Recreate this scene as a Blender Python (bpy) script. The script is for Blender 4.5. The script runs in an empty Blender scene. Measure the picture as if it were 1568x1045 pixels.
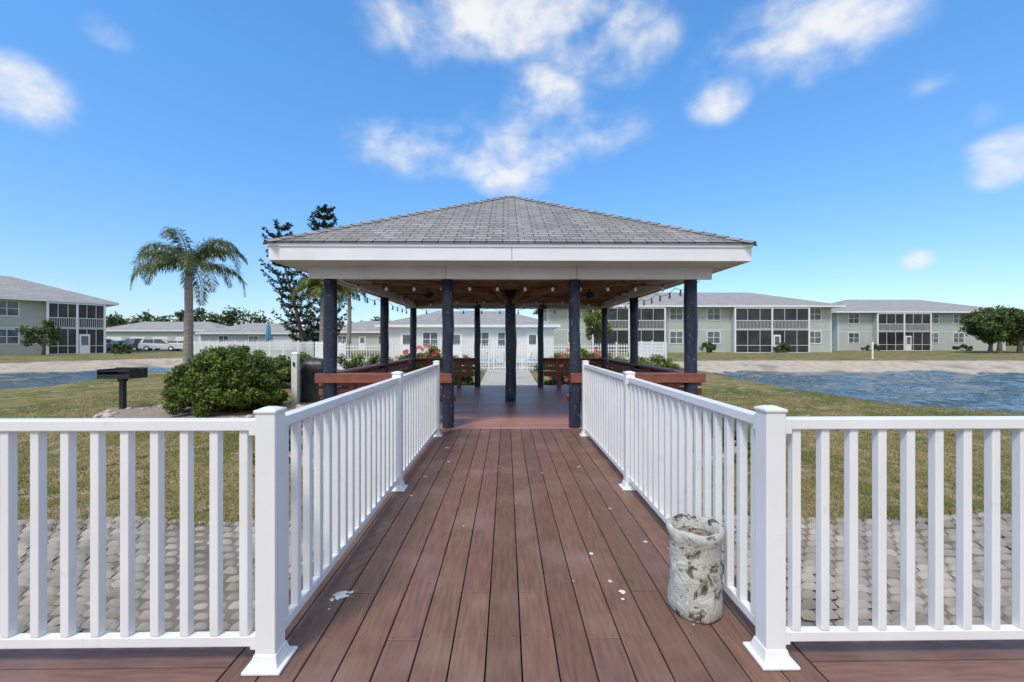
import bpy, math, random
import numpy as np
from mathutils import Vector, Matrix
random.seed(7); rng=np.random.default_rng(7)
scene=bpy.context.scene
R=math.radians

# ---------------------------------------------------------------- materials
def nodes(m):
    m.use_nodes=True
    nt=m.node_tree; b=nt.nodes['Principled BSDF']; return nt,b
def pmat(name,c1,c2=None,scale=5,rough=.6,bump=0,bscale=None,stretch=(1,1,1),detail=6,lo=.35,hi=.65,col=False,metal=0,spec=.5,c3=None,s3=1,lo3=.5,hi3=.7,trans=0,bdist=.01):
    m=bpy.data.materials.new(name); nt,b=nodes(m); N=nt.nodes;L=nt.links
    b.inputs['Roughness'].default_value=rough; b.inputs['Metallic'].default_value=metal
    b.inputs['Specular IOR Level'].default_value=spec
    tc=N.new('ShaderNodeTexCoord'); mp=N.new('ShaderNodeMapping'); mp.inputs['Scale'].default_value=stretch
    L.new(tc.outputs['Object'],mp.inputs['Vector'])
    if c2 is None: c2=tuple(x*.8 for x in c1)
    n=N.new('ShaderNodeTexNoise'); n.inputs['Scale'].default_value=scale; n.inputs['Detail'].default_value=detail
    L.new(mp.outputs[0],n.inputs['Vector'])
    r=N.new('ShaderNodeMapRange'); r.inputs[1].default_value=lo; r.inputs[2].default_value=hi
    L.new(n.outputs['Fac'],r.inputs[0])
    mx=N.new('ShaderNodeMix'); mx.data_type='RGBA'
    mx.inputs[6].default_value=(*c1,1); mx.inputs[7].default_value=(*c2,1)
    L.new(r.outputs[0],mx.inputs[0]); out=mx.outputs[2]
    if c3:
        n3=N.new('ShaderNodeTexNoise'); n3.inputs['Scale'].default_value=s3; n3.inputs['Detail'].default_value=5
        L.new(tc.outputs['Object'],n3.inputs['Vector'])
        r3=N.new('ShaderNodeMapRange'); r3.inputs[1].default_value=lo3; r3.inputs[2].default_value=hi3
        L.new(n3.outputs['Fac'],r3.inputs[0])
        m3=N.new('ShaderNodeMix'); m3.data_type='RGBA'; m3.inputs[7].default_value=(*c3,1)
        L.new(out,m3.inputs[6]); L.new(r3.outputs[0],m3.inputs[0]); out=m3.outputs[2]
    if col:
        a=N.new('ShaderNodeAttribute'); a.attribute_name='Col'
        mm=N.new('ShaderNodeMix'); mm.data_type='RGBA'; mm.blend_type='MULTIPLY'; mm.inputs[0].default_value=1
        L.new(out,mm.inputs[6]); L.new(a.outputs['Color'],mm.inputs[7]); out=mm.outputs[2]
    L.new(out,b.inputs['Base Color'])
    if bump:
        nb=N.new('ShaderNodeTexNoise'); nb.inputs['Scale'].default_value=bscale or scale*3; nb.inputs['Detail'].default_value=6
        L.new(mp.outputs[0],nb.inputs['Vector'])
        bp=N.new('ShaderNodeBump'); bp.inputs['Strength'].default_value=bump; bp.inputs['Distance'].default_value=bdist
        L.new(nb.outputs['Fac'],bp.inputs['Height']); L.new(bp.outputs[0],b.inputs['Normal'])
    if trans:
        tr=N.new('ShaderNodeBsdfTranslucent'); L.new(out,tr.inputs['Color'])
        ms=N.new('ShaderNodeMixShader'); ms.inputs[0].default_value=trans
        L.new(b.outputs[0],ms.inputs[1]); L.new(tr.outputs[0],ms.inputs[2])
        L.new(ms.outputs[0],N['Material Output'].inputs['Surface'])
    return m

M={}
M['vinyl']=pmat('white_vinyl',(.84,.84,.83),(.79,.79,.78),3,.35,c3=(.70,.69,.66),s3=9,lo3=.62,hi3=.8)
DK=((.212,.112,.078),(.146,.076,.054),(.265,.168,.132))
M['deck']=pmat('composite_deck',DK[0],DK[1],9,.52,.25,stretch=(6,.6,1),bscale=30,col=True,c3=DK[2],s3=2.2,lo3=.5,hi3=.8,bdist=.004)
M['deckx']=pmat('composite_deck_cross',DK[0],DK[1],9,.52,.25,stretch=(.6,6,1),bscale=30,col=True,c3=DK[2],s3=2.2,lo3=.5,hi3=.8,bdist=.004)
M['gdeck']=pmat('stained_deck',(.46,.205,.145),(.35,.155,.11),7,.42,.2,stretch=(.6,6,1),bscale=25,col=True,c3=(.52,.30,.23),s3=1.5,lo3=.5,hi3=.8,bdist=.004)
M['redwood']=pmat('redwood',(.30,.098,.062),(.20,.066,.044),6,.5,.2,stretch=(1,1,5))
M['under']=pmat('deck_joist',(.05,.035,.025),None,4,.8)
M['post']=pmat('painted_timber_pole',(.011,.014,.036),(.026,.032,.062),7,.45,.6,stretch=(1,1,.35),bscale=12,c3=(.14,.15,.18),s3=20,lo3=.58,hi3=.76)
M['cream']=pmat('white_trim_paint',(.78,.77,.74),(.70,.69,.66),2,.5,c3=(.58,.57,.53),s3=3,lo3=.55,hi3=.85)
M['fascia']=pmat('white_fascia_paint',(.84,.84,.84),(.78,.78,.78),2,.45)
M['ceil']=pmat('ceiling_wood',(.42,.26,.155),(.28,.165,.10),4,.65,.2,stretch=(1,8,1))
M['rafter']=pmat('rafter_wood',(.38,.24,.14),(.25,.15,.085),5,.65)
M['black']=pmat('black_metal',(.012,.012,.013),(.02,.02,.02),8,.45)
M['cover']=pmat('black_vinyl_cover',(.012,.012,.014),(.022,.022,.024),5,.4,.5,bscale=8,bdist=.03)
M['bulb']=pmat('glass_bulb',(.65,.62,.5),(.6,.58,.5),5,.1)
M['siding']=pmat('grey_green_siding',(.455,.485,.455),(.415,.445,.42),.6,.75)
M['siding2']=pmat('pale_siding',(.68,.69,.66),(.62,.63,.61),.6,.75)
M['wtrim']=pmat('white_trim',(.80,.80,.80),(.74,.74,.74),1,.5)
M['screen']=pmat('dark_screen',(.012,.014,.016),(.04,.043,.045),.8,.35)
M['glass']=pmat('window_glass',(.06,.08,.10),(.16,.19,.21),.7,.12)
M['conc']=pmat('concrete',(.50,.45,.39),(.42,.38,.33),3,.85,.3,c3=(.33,.30,.26),s3=.8,lo3=.5,hi3=.8)
M['edge']=pmat('bed_edging',(.55,.46,.39),(.42,.34,.29),6,.85,.4)
M['mulch']=pmat('mulch',(.24,.16,.11),(.42,.35,.28),30,.9,.8,bscale=40,bdist=.03)
M['bark']=pmat('bark',(.19,.16,.13),(.10,.085,.07),5,.9,.8,stretch=(2,2,.6))
M['palmbark']=pmat('palm_bark',(.34,.30,.27),(.20,.175,.155),3,.9,.7,stretch=(1,1,6))
M['leaf']=pmat('leaves',(.095,.145,.030),(.060,.10,.020),3,.5,col=True,trans=.25)
M['pine']=pmat('pine_needles',(.026,.052,.024),(.016,.034,.017),3,.6,col=True,trans=.1)
M['palm']=pmat('palm_leaves',(.115,.155,.040),(.070,.105,.028),1.5,.5,col=True,trans=.25)
M['flower']=pmat('red_flowers',(.7,.04,.03),(.6,.03,.06),5,.5)
M['blade']=pmat('grass_blades',(.255,.215,.075),(.150,.158,.045),.9,.7,col=True,trans=.3,c3=(.37,.29,.15),s3=1.1,lo3=.45,hi3=.60)
M['mat']=pmat('mat_block',(.40,.375,.335),(.30,.28,.25),2,.9,.7,col=True,bscale=45,c3=(.21,.20,.175),s3=2.4,lo3=.50,hi3=.72)
M['blue']=pmat('blue_canvas',(.10,.34,.50),None,3,.8)
M['cwhite']=pmat('car_paint_white',(.75,.75,.75),(.72,.72,.72),1,.2)
M['cgrey']=pmat('car_paint_grey',(.08,.09,.10),(.1,.1,.11),1,.2)
M['tyre']=pmat('tyre_rubber',(.015,.015,.015),None,3,.8)
M['asph']=pmat('asphalt',(.07,.07,.072),(.05,.05,.05),20,.9)
M['paint']=pmat('white_spill',(.75,.75,.73),(.6,.58,.55),20,.6)
M['sand']=pmat('ash_sand',(.34,.29,.23),(.12,.085,.06),30,.95,.8)
M['pool']=pmat('pool_water',(.05,.35,.45),(.08,.42,.5),4,.08)

def urn_mat():
    m=bpy.data.materials.new('weathered_urn_bark'); nt,b=nodes(m);N=nt.nodes;L=nt.links
    tc=N.new('ShaderNodeTexCoord')
    n=N.new('ShaderNodeTexNoise'); n.inputs['Scale'].default_value=15; n.inputs['Detail'].default_value=10; n.inputs['Roughness'].default_value=.66; n.inputs['Distortion'].default_value=.6
    L.new(tc.outputs['Object'],n.inputs[0])
    cr=N.new('ShaderNodeValToRGB'); e=cr.color_ramp.elements
    e[0].position=.36; e[0].color=(.06,.057,.042,1); e[1].position=.42; e[1].color=(.24,.23,.18,1)
    x=cr.color_ramp.elements.new(.47); x.color=(.58,.57,.51,1)
    x=cr.color_ramp.elements.new(.55); x.color=(.44,.43,.38,1)
    x=cr.color_ramp.elements.new(.62); x.color=(.68,.67,.62,1)
    L.new(n.outputs[0],cr.inputs[0]); L.new(cr.outputs[0],b.inputs['Base Color'])
    b.inputs['Roughness'].default_value=.85
    bp=N.new('ShaderNodeBump'); bp.inputs['Distance'].default_value=.02; bp.inputs['Strength'].default_value=.9
    L.new(n.outputs[0],bp.inputs['Height']); L.new(bp.outputs[0],b.inputs['Normal'])
    return m
M['urn']=urn_mat()

def shingle_mat(name,a,bc,w=.30,h=.143):
    m=bpy.data.materials.new(name); nt,b=nodes(m);N=nt.nodes;L=nt.links
    tc=N.new('ShaderNodeTexCoord')
    br=N.new('ShaderNodeTexBrick'); br.inputs['Scale'].default_value=1
    br.inputs['Color1'].default_value=(*a,1); br.inputs['Color2'].default_value=(*bc,1); br.inputs['Mortar'].default_value=(a[0]*.45,a[1]*.45,a[2]*.45,1)
    br.inputs['Mortar Size'].default_value=.010; br.inputs['Brick Width'].default_value=w; br.inputs['Row Height'].default_value=h
    br.inputs['Mortar Smooth'].default_value=.3; br.offset=.37
    L.new(tc.outputs['UV'],br.inputs[0])
    n=N.new('ShaderNodeTexNoise'); n.inputs['Scale'].default_value=2.5; n.inputs['Detail'].default_value=8; L.new(tc.outputs['UV'],n.inputs[0])
    r=N.new('ShaderNodeMapRange'); r.inputs[3].default_value=.75; r.inputs[4].default_value=1.25; L.new(n.outputs[0],r.inputs[0])
    mm=N.new('ShaderNodeMix'); mm.data_type='RGBA'; mm.blend_type='MULTIPLY'; mm.inputs[0].default_value=1
    L.new(br.outputs[0],mm.inputs[6]); L.new(r.outputs[0],mm.inputs[7]); L.new(mm.outputs[2],b.inputs['Base Color'])
    b.inputs['Roughness'].default_value=.9
    bp=N.new('ShaderNodeBump'); bp.inputs['Distance'].default_value=.01; bp.inputs['Strength'].default_value=.6; bp.invert=True
    L.new(br.outputs['Fac'],bp.inputs['Height']); L.new(bp.outputs[0],b.inputs['Normal'])
    return m
M['shingle']=shingle_mat('asphalt_shingles',(.215,.208,.202),(.34,.33,.32),.22)
M['shingle2']=shingle_mat('far_shingles',(.29,.28,.27),(.35,.34,.33),.9,.3)

# ---------------------------------------------------------------- mesh builder
class MB:
    def __init__(s): s.v=[];s.f=[];s.m=[];s.uv=[];s.c=[];s.mats=[]
    def mi(s,k):
        if k not in s.mats: s.mats.append(k)
        return s.mats.index(k)
    def face(s,pts,k,uv=None,c=1.0):
        i=len(s.v); s.v+= [tuple(p) for p in pts]; s.f.append(tuple(range(i,i+len(pts)))); s.m.append(s.mi(k))
        s.uv.append(uv or [(0,0)]*len(pts)); s.c.append(c)
    def hexa(s,P,k,c=1.0):
        i=len(s.v); s.v+=[tuple(p) for p in P]
        for q in ((0,3,2,1),(4,5,6,7),(0,1,5,4),(1,2,6,5),(2,3,7,6),(3,0,4,7)):
            s.f.append(tuple(i+a for a in q)); s.m.append(s.mi(k)); s.uv.append([(0,0)]*4); s.c.append(c)
    def box(s,x0,x1,y0,y1,z0,z1,k,c=1.0):
        s.hexa([(x0,y0,z0),(x1,y0,z0),(x1,y1,z0),(x0,y1,z0),(x0,y0,z1),(x1,y0,z1),(x1,y1,z1),(x0,y1,z1)],k,c)
    def beam(s,p,q,w,h,k,c=1.0):
        p=Vector(p);q=Vector(q);d=(q-p).normalized(); up=Vector((0,0,1))
        if abs(d.z)>.95: up=Vector((0,1,0))
        a=d.cross(up).normalized()*(w/2); b=a.cross(d).normalized()*(h/2)
        s.hexa([p-a-b,p+a-b,q+a-b,q-a-b,p-a+b,p+a+b,q+a+b,q-a+b],k,c)
    def tube(s,pts,rad,k,n=10,cap=True,c=1.0):
        pts=[Vector(p) for p in pts]; base=len(s.v)
        for j,p in enumerate(pts):
            d=(pts[min(j+1,len(pts)-1)]-pts[max(j-1,0)]).normalized()
            up=Vector((1,0,0)) if abs(d.x)<.8 else Vector((0,1,0))
            a=d.cross(up).normalized(); b=d.cross(a).normalized()
            r=rad[j] if hasattr(rad,'__len__') else rad
            for t in range(n):
                an=2*math.pi*t/n; s.v.append(tuple(p+a*(r*math.cos(an))+b*(r*math.sin(an))))
        for j in range(len(pts)-1):
            for t in range(n):
                q=(base+j*n+t,base+j*n+(t+1)%n,base+(j+1)*n+(t+1)%n,base+(j+1)*n+t)
                s.f.append(q);s.m.append(s.mi(k));s.uv.append([(0,0)]*4);s.c.append(c)
        if cap:
            for j in (0,len(pts)-1):
                s.f.append(tuple(base+j*n+t for t in range(n)));s.m.append(s.mi(k));s.uv.append([(0,0)]*n);s.c.append(c)
    def obj(s,name,parent=None,bevel=0,smooth=False,loc=None):
        me=bpy.data.meshes.new(name); me.from_pydata(s.v,[],s.f)
        for k in s.mats: me.materials.append(M[k])
        me.polygons.foreach_set('material_index',s.m)
        u=me.uv_layers.new(name='UVMap'); fl=[]
        for x in s.uv:
            for a in x: fl+= [a[0],a[1]]
        u.data.foreach_set('uv',fl)
        ca=me.color_attributes.new('Col','FLOAT_COLOR','CORNER'); cl=[]
        for f,c in zip(s.f,s.c):
            cc=(c,c,c,1) if not isinstance(c,tuple) else (*c,1)
            cl+= list(cc)*len(f)
        ca.data.foreach_set('color',cl)
        if smooth: me.polygons.foreach_set('use_smooth',[True]*len(s.f))
        o=bpy.data.objects.new(name,me); scene.collection.objects.link(o)
        if parent: o.parent=parent
        if loc: o.location=loc
        if bevel:
            b=o.modifiers.new('bevel','BEVEL'); b.width=bevel; b.segments=2; b.limit_method='ANGLE'
        me.update(); return o
def npmesh(name,V,F,mat,C=None,parent=None):
    me=bpy.data.meshes.new(name); k=F.shape[1]
    me.vertices.add(len(V)); me.vertices.foreach_set('co',V.astype(np.float32).ravel())
    me.loops.add(F.size); me.loops.foreach_set('vertex_index',F.astype(np.int32).ravel())
    me.polygons.add(len(F)); me.polygons.foreach_set('loop_start',np.arange(0,F.size,k,dtype=np.int32))
    me.update(calc_edges=True)
    ca=me.color_attributes.new('Col','FLOAT_COLOR','CORNER')
    if C is None: C=np.ones((len(F),3))
    ca.data.foreach_set('color',np.repeat(np.c_[C,np.ones(len(C))],k,axis=0).astype(np.float32).ravel())
    me.materials.append(M[mat])
    o=bpy.data.objects.new(name,me); scene.collection.objects.link(o)
    if parent: o.parent=parent
    return o
def empty(name,loc=(0,0,0),rotz=0):
    e=bpy.data.objects.new(name,None); e.location=loc; e.rotation_euler=(0,0,rotz); e.empty_display_size=.3
    scene.collection.objects.link(e); return e

def leaves(centers,rads,per,size,tint=(1,1,1)):
    centers=np.array(centers,float); rads=np.array(rads,float)
    if rads.ndim==1: rads=np.repeat(rads[:,None],3,1)
    n=len(centers)*per
    d=rng.normal(size=(n,3)); d/=np.linalg.norm(d,axis=1)[:,None]
    rr=rng.random(n)**.45
    P=np.repeat(centers,per,0)+d*rr[:,None]*np.repeat(rads,per,0)
    a=rng.normal(size=(n,3)); a/=np.linalg.norm(a,axis=1)[:,None]
    b=np.cross(a,d+rng.normal(size=(n,3))*.6); b/=np.linalg.norm(b,axis=1)[:,None]+1e-9
    s=size*(.6+.8*rng.random(n))[:,None]
    V=np.stack([P-a*s,P+b*s*.45,P+a*s,P-b*s*.45],1).reshape(-1,3)
    F=np.arange(4*n).reshape(-1,4)
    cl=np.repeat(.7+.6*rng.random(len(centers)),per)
    sh=(.45+.75*rr*(.65+.35*d[:,2]))*cl*(.75+.5*rng.random(n))  # inner and lower leaves darker: clump shading put into the leaf colour
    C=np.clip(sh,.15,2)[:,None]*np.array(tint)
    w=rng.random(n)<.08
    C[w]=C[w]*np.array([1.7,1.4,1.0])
    return V,F,C
def join(parts):
    V=[];F=[];C=[];o=0
    for v,f,c in parts:
        V.append(v);F.append(f+o);C.append(c);o+=len(v)
    return np.concatenate(V),np.concatenate(F),np.concatenate(C)

# ---------------------------------------------------------------- world
SUN_EL=R(55); SUN_AZ=R(208)
w=bpy.data.worlds.new('World'); scene.world=w; w.use_nodes=True
nt=w.node_tree; N=nt.nodes; L=nt.links
bg=N['Background']; out=N['World Output']
sky=N.new('ShaderNodeTexSky'); sky.sky_type='NISHITA'; sky.sun_disc=False
sky.sun_elevation=SUN_EL; sky.sun_rotation=SUN_AZ; sky.ozone_density=2.0; sky.air_density=1.0; sky.dust_density=.3
tc=N.new('ShaderNodeTexCoord'); sp=N.new('ShaderNodeSeparateXYZ'); L.new(tc.outputs['Generated'],sp.inputs[0])
def mth(op,a,b=None,c=None,clamp=False):
    n=N.new('ShaderNodeMath'); n.operation=op; n.use_clamp=clamp
    for i,x in enumerate((a,b,c)):
        if x is None: continue
        if isinstance(x,(int,float)): n.inputs[i].default_value=x
        else: L.new(x,n.inputs[i])
    return n.outputs[0]
tr=N.new('ShaderNodeMapRange'); tr.inputs[1].default_value=0; tr.inputs[2].default_value=.5; L.new(sp.outputs[2],tr.inputs[0])
tm=N.new('ShaderNodeMix'); tm.data_type='RGBA'; tm.inputs[6].default_value=(.80,.89,1.08,1); tm.inputs[7].default_value=(.80,1.42,1.80,1); L.new(tr.outputs[0],tm.inputs[0])
ml=N.new('ShaderNodeMix'); ml.data_type='RGBA'; ml.blend_type='MULTIPLY'; ml.inputs[0].default_value=1; ml.clamp_result=False
L.new(sky.outputs[0],ml.inputs[6]); L.new(tm.outputs[2],ml.inputs[7]); L.new(ml.outputs[2],bg.inputs['Color']); bg.inputs['Strength'].default_value=.15
az=mth('ARCTAN2',sp.outputs[0],sp.outputs[1]); el=mth('ARCSINE',sp.outputs[2])
cm=N.new('ShaderNodeCombineXYZ'); L.new(az,cm.inputs[0]); L.new(mth('MULTIPLY',el,1.5),cm.inputs[1])
def noise(scale,detail,dist=0,ro=.54):
    n=N.new('ShaderNodeTexNoise'); n.inputs['Scale'].default_value=scale; n.inputs['Detail'].default_value=detail; n.inputs['Distortion'].default_value=dist
    n.inputs['Roughness'].default_value=ro
    L.new(cm.outputs[0],n.inputs[0]); return n.outputs[0]
n1=noise(7,9,.15)
cl=[]
for px,py,rx,ry,dn in [(790,22,200,56,1.3),(640,40,80,42,.8),(930,62,110,50,1.0),(1265,20,150,80,1.0),(1250,88,60,38,.75),(50,152,96,52,1.3),(170,57,44,22,.85),
    (640,228,115,36,.85),(787,255,88,48,1.3),(825,145,84,48,.8),(790,190,66,30,.5),(890,205,95,30,.6),(1103,145,52,34,1.0),(1110,95,62,28,.5),
    (1550,238,78,44,1.2),(1522,166,34,18,.6),(1412,398,30,18,.75),(100,445,34,14,.6),(1430,128,36,16,.4)]:
    u=(px-775.5)/653; v=(522.5-py)/653
    a=math.atan(u); e=math.atan(v*math.cos(a)); sx=rx/653*math.cos(a)**2; sy=ry/653*math.cos(a)
    cl.append((a,e,sx,sy,dn))
best=None
for a,e,sx,sy,dn in cl:
    dx=mth('MULTIPLY',mth('SUBTRACT',az,a),1/sx); dy=mth('MULTIPLY',mth('SUBTRACT',el,e),1/sy)
    r2=mth('MULTIPLY_ADD',dx,dx,mth('MULTIPLY',dy,dy))
    val=mth('MULTIPLY',mth('SUBTRACT',1.0,r2),dn)
    val=mth('MAXIMUM',val,-1.5)
    best=val if best is None else mth('MAXIMUM',best,val)
best=mth('MAXIMUM',best,mth('MULTIPLY_ADD',sp.outputs[1],-3.0,-.5))  # added cloud cover behind the camera, out of view, for neutral fill light
best=mth('MAXIMUM',best,mth('MULTIPLY_ADD',sp.outputs[2],6.0,-4.4))  # same added cover overhead, above the view, to soften the light
best=mth('MINIMUM',best,1.5)
nn=mth('MULTIPLY',mth('SUBTRACT',n1,.5),4.6)
dens=mth('ADD',mth('MULTIPLY',best,.85),nn)
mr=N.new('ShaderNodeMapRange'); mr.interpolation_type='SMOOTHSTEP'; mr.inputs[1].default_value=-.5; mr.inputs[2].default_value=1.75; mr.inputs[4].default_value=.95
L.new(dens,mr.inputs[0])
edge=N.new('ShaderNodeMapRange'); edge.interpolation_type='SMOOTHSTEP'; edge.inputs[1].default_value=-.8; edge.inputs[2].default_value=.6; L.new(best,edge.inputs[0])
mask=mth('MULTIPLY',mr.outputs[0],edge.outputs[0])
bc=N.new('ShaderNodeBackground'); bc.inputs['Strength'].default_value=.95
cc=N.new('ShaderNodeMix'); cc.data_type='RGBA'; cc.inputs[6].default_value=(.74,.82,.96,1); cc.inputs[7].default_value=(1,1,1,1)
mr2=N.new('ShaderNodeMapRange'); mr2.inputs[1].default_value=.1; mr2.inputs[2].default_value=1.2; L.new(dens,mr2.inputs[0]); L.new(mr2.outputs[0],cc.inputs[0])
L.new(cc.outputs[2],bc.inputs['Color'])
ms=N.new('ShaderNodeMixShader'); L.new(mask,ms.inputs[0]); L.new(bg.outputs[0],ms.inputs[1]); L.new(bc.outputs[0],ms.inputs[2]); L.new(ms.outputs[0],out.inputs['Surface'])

sl=bpy.data.lights.new('sun','SUN'); sl.energy=2.7; sl.angle=R(13); sl.color=(1,.94,.86)
so=bpy.data.objects.new('sun',sl); scene.collection.objects.link(so)
sd=Vector((math.sin(SUN_AZ)*math.cos(SUN_EL),math.cos(SUN_AZ)*math.cos(SUN_EL),math.sin(SUN_EL)))
so.rotation_euler=sd.to_track_quat('Z','Y').to_euler(); so.location=sd*50

# ---------------------------------------------------------------- terrain
land=[(-2000,2500),(2000,2500),(2000,25),(90,26),(60,27),(33,27.5),(16,27.8),(12.9,26.5),(12.2,23),(11.7,18),(11.35,14.1),(11.6,12),(13,10.7),(20,9.0),(30,6),(42,2.8),
      (-40,2.8),(-25,10),(-18.4,15.3),(-19,19.3),(-20,24.9),(-21,30),(-23,33.5),(-26,32.6),(-30.7,25.9),(-41,12),(-90,-20),(-2000,-20)]
def sdf(X,Y):
    P=np.array(land,float); n=len(P); d=np.full(X.shape,1e9); ins=np.zeros(X.shape,bool)
    for i in range(n):
        a=P[i];b=P[(i+1)%n]; e=b-a
        t=np.clip(((X-a[0])*e[0]+(Y-a[1])*e[1])/(e@e),0,1)
        d=np.minimum(d,np.hypot(X-a[0]-t*e[0],Y-a[1]-t*e[1]))
        c=((a[1]<=Y)&(b[1]>Y))|((b[1]<=Y)&(a[1]>Y))
        with np.errstate(divide='ignore',invalid='ignore'):
            xi=a[0]+(Y-a[1])*e[0]/(e[1] if e[1]!=0 else 1e-9)
        ins^= c&(X<xi)
    return np.where(ins,d,-d)
def height(X,Y):
    X=np.asarray(X,float);Y=np.asarray(Y,float)
    d=sdf(X,Y)+(.12*np.sin(X*1.1+Y*.7)+.08*np.sin(Y*2.1-X*.6))*(Y>6); hb=np.interp(Y,[4,8,27],[-.45,-.38,-.1])
    hb=hb+.025*np.sin(X*.7+Y*.3)*np.sin(Y*.5-X*.2)*(Y>4.5)
    z=np.where(d>0,np.minimum(hb,-.7+.2*d),-.7+.3*np.maximum(d,-4))
    z=z-.12*((Y<3.95)&(np.abs(X)<11))
    return z,d
def axis(lo,hi,st,ext):
    a=list(np.arange(lo,hi+1e-6,st)); s=st; x=hi
    while x<ext: s*=1.35; x+=s; a.append(x)
    s=st;x=lo
    while x>-ext: s*=1.35; x-=s; a.insert(0,x)
    return np.array(a)
def grid(ax,ay):
    nx=len(ax);ny=len(ay); I=(np.arange(ny-1)[:,None]*nx+np.arange(nx-1)[None]).ravel(); return np.stack([I,I+1,I+nx+1,I+nx],1)
ax=axis(-36,36,.3,2200); ay=axis(-1,38,.25,2200)
X,Y=np.meshgrid(ax,ay); Z,Dd=height(X,Y)
V=np.stack([X,Y,Z],-1).reshape(-1,3); F=grid(ax,ay)
gm=bpy.data.materials.new('grass_ground'); nt2,b=nodes(gm); Ng=nt2.nodes; Lg=nt2.links
M['ground']=gm
tcg=Ng.new('ShaderNodeTexCoord')
def gn(s,d,x=0):
    n=Ng.new('ShaderNodeTexNoise'); n.inputs['Scale'].default_value=s; n.inputs['Detail'].default_value=d; n.inputs['Distortion'].default_value=x; Lg.new(tcg.outputs['Object'],n.inputs[0]); return n.outputs[0]
def gmix(f,a,b_,bt='MIX'):
    m=Ng.new('ShaderNodeMix'); m.data_type='RGBA'; m.blend_type=bt
    for i,x in ((0,f),(6,a),(7,b_)):
        if isinstance(x,tuple): m.inputs[i].default_value=(*x,1)
        elif isinstance(x,(int,float)): m.inputs[i].default_value=x
        else: Lg.new(x,m.inputs[i])
    return m.outputs[2]
def gr(x,a,b_,c=0,d=1):
    m=Ng.new('ShaderNodeMapRange'); m.inputs[1].default_value=a;m.inputs[2].default_value=b_;m.inputs[3].default_value=c;m.inputs[4].default_value=d; Lg.new(x,m.inputs[0]); return m.outputs[0]
g=gmix(gr(gn(1.2,8),.38,.58),(.155,.160,.046),(.275,.220,.098))
g=gmix(gr(gn(.35,5),.50,.66),g,(.108,.138,.036))
g=gmix(gr(gn(2.6,8,.6),.53,.66),g,(.35,.275,.175))
g=gmix(gr(gn(6,6,.4),.58,.70),g,(.075,.088,.032))
g=gmix(1.0,g,gmix(gr(gn(40,4),.3,.7),(.5,.5,.5),(1.4,1.4,1.35)),'MULTIPLY')
tan=gmix(gr(gn(2.5,8),.35,.65),(.54,.46,.36),(.40,.345,.28))
tan=gmix(gr(gn(.6,4),.52,.66),tan,(.30,.27,.225))
sepa=Ng.new('ShaderNodeAttribute'); sepa.attribute_name='Tan'
g=gmix(sepa.outputs['Fac'],g,tan)
Lg.new(g,b.inputs['Base Color']); b.inputs['Roughness'].default_value=.95; b.inputs['Specular IOR Level'].default_value=.1
bp=Ng.new('ShaderNodeBump'); bp.inputs['Distance'].default_value=.04; bp.inputs['Strength'].default_value=.7; Lg.new(gn(25,6),bp.inputs['Height']); Lg.new(bp.outputs[0],b.inputs['Normal'])
ground=npmesh('ground',V,F,'ground')
far=((Y>26.2)&(X>11))|((X<-22.3))
tanm=(np.clip((3.1-Dd)/.3,0,1)*far).ravel()
tanm=np.maximum(tanm,np.clip((.15-Dd)/.3,0,1).ravel()*.6)
at=ground.data.attributes.new('Tan','FLOAT','POINT'); at.data.foreach_set('value',tanm.astype(np.float32))
ground.data.polygons.foreach_set('use_smooth',[True]*len(ground.data.polygons))

# water: a sheet with real wind ripples, finer chop as bump
wm=bpy.data.materials.new('lake_water'); nt3,b=nodes(wm); Nw=nt3.nodes; Lw=nt3.links
b.inputs['Roughness'].default_value=.03; b.inputs['IOR'].default_value=1.33; b.inputs['Base Color'].default_value=(.050,.068,.052,1)
t=Nw.new('ShaderNodeTexCoord')
nw=Nw.new('ShaderNodeTexNoise'); nw.inputs['Scale'].default_value=3.2; nw.inputs['Detail'].default_value=4; Lw.new(t.outputs['Object'],nw.inputs[0])
bp=Nw.new('ShaderNodeBump'); bp.inputs['Distance'].default_value=.10; bp.inputs['Strength'].default_value=1; Lw.new(nw.outputs[0],bp.inputs['Height']); Lw.new(bp.outputs[0],b.inputs['Normal'])
M['water']=wm
wax=axis(-42,46,.2,500); way=axis(9,33,.2,500); way=way[way<41]
X,Y=np.meshgrid(wax,way); Z=np.zeros_like(X)
for k in range(26):
    lam=.75*1.075**k; th=rng.normal()*.75+1.9; kk=6.283/lam
    Z+=lam*.0062*np.sin(kk*(X*math.cos(th)+Y*math.sin(th))+rng.random()*6.28+.7*np.sin(X*.31+k)+.6*np.sin(Y*.43+2*k))
inside=(np.clip((X+43)/2,0,1)*np.clip((47-X)/2,0,1)*np.clip((Y-8.5)/1.5,0,1)*np.clip((34-Y)/1.5,0,1))
# gust patches: calmer and rougher areas
gust=.75+.45*np.sin(X*.21+Y*.33+1)*np.sin(Y*.27-X*.13)
Z=-.7+Z*inside*gust
wo=npmesh('lake_water',np.stack([X,Y,Z],-1).reshape(-1,3),grid(wax,way),'water')
wo.data.polygons.foreach_set('use_smooth',[True]*len(wo.data.polygons))

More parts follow.
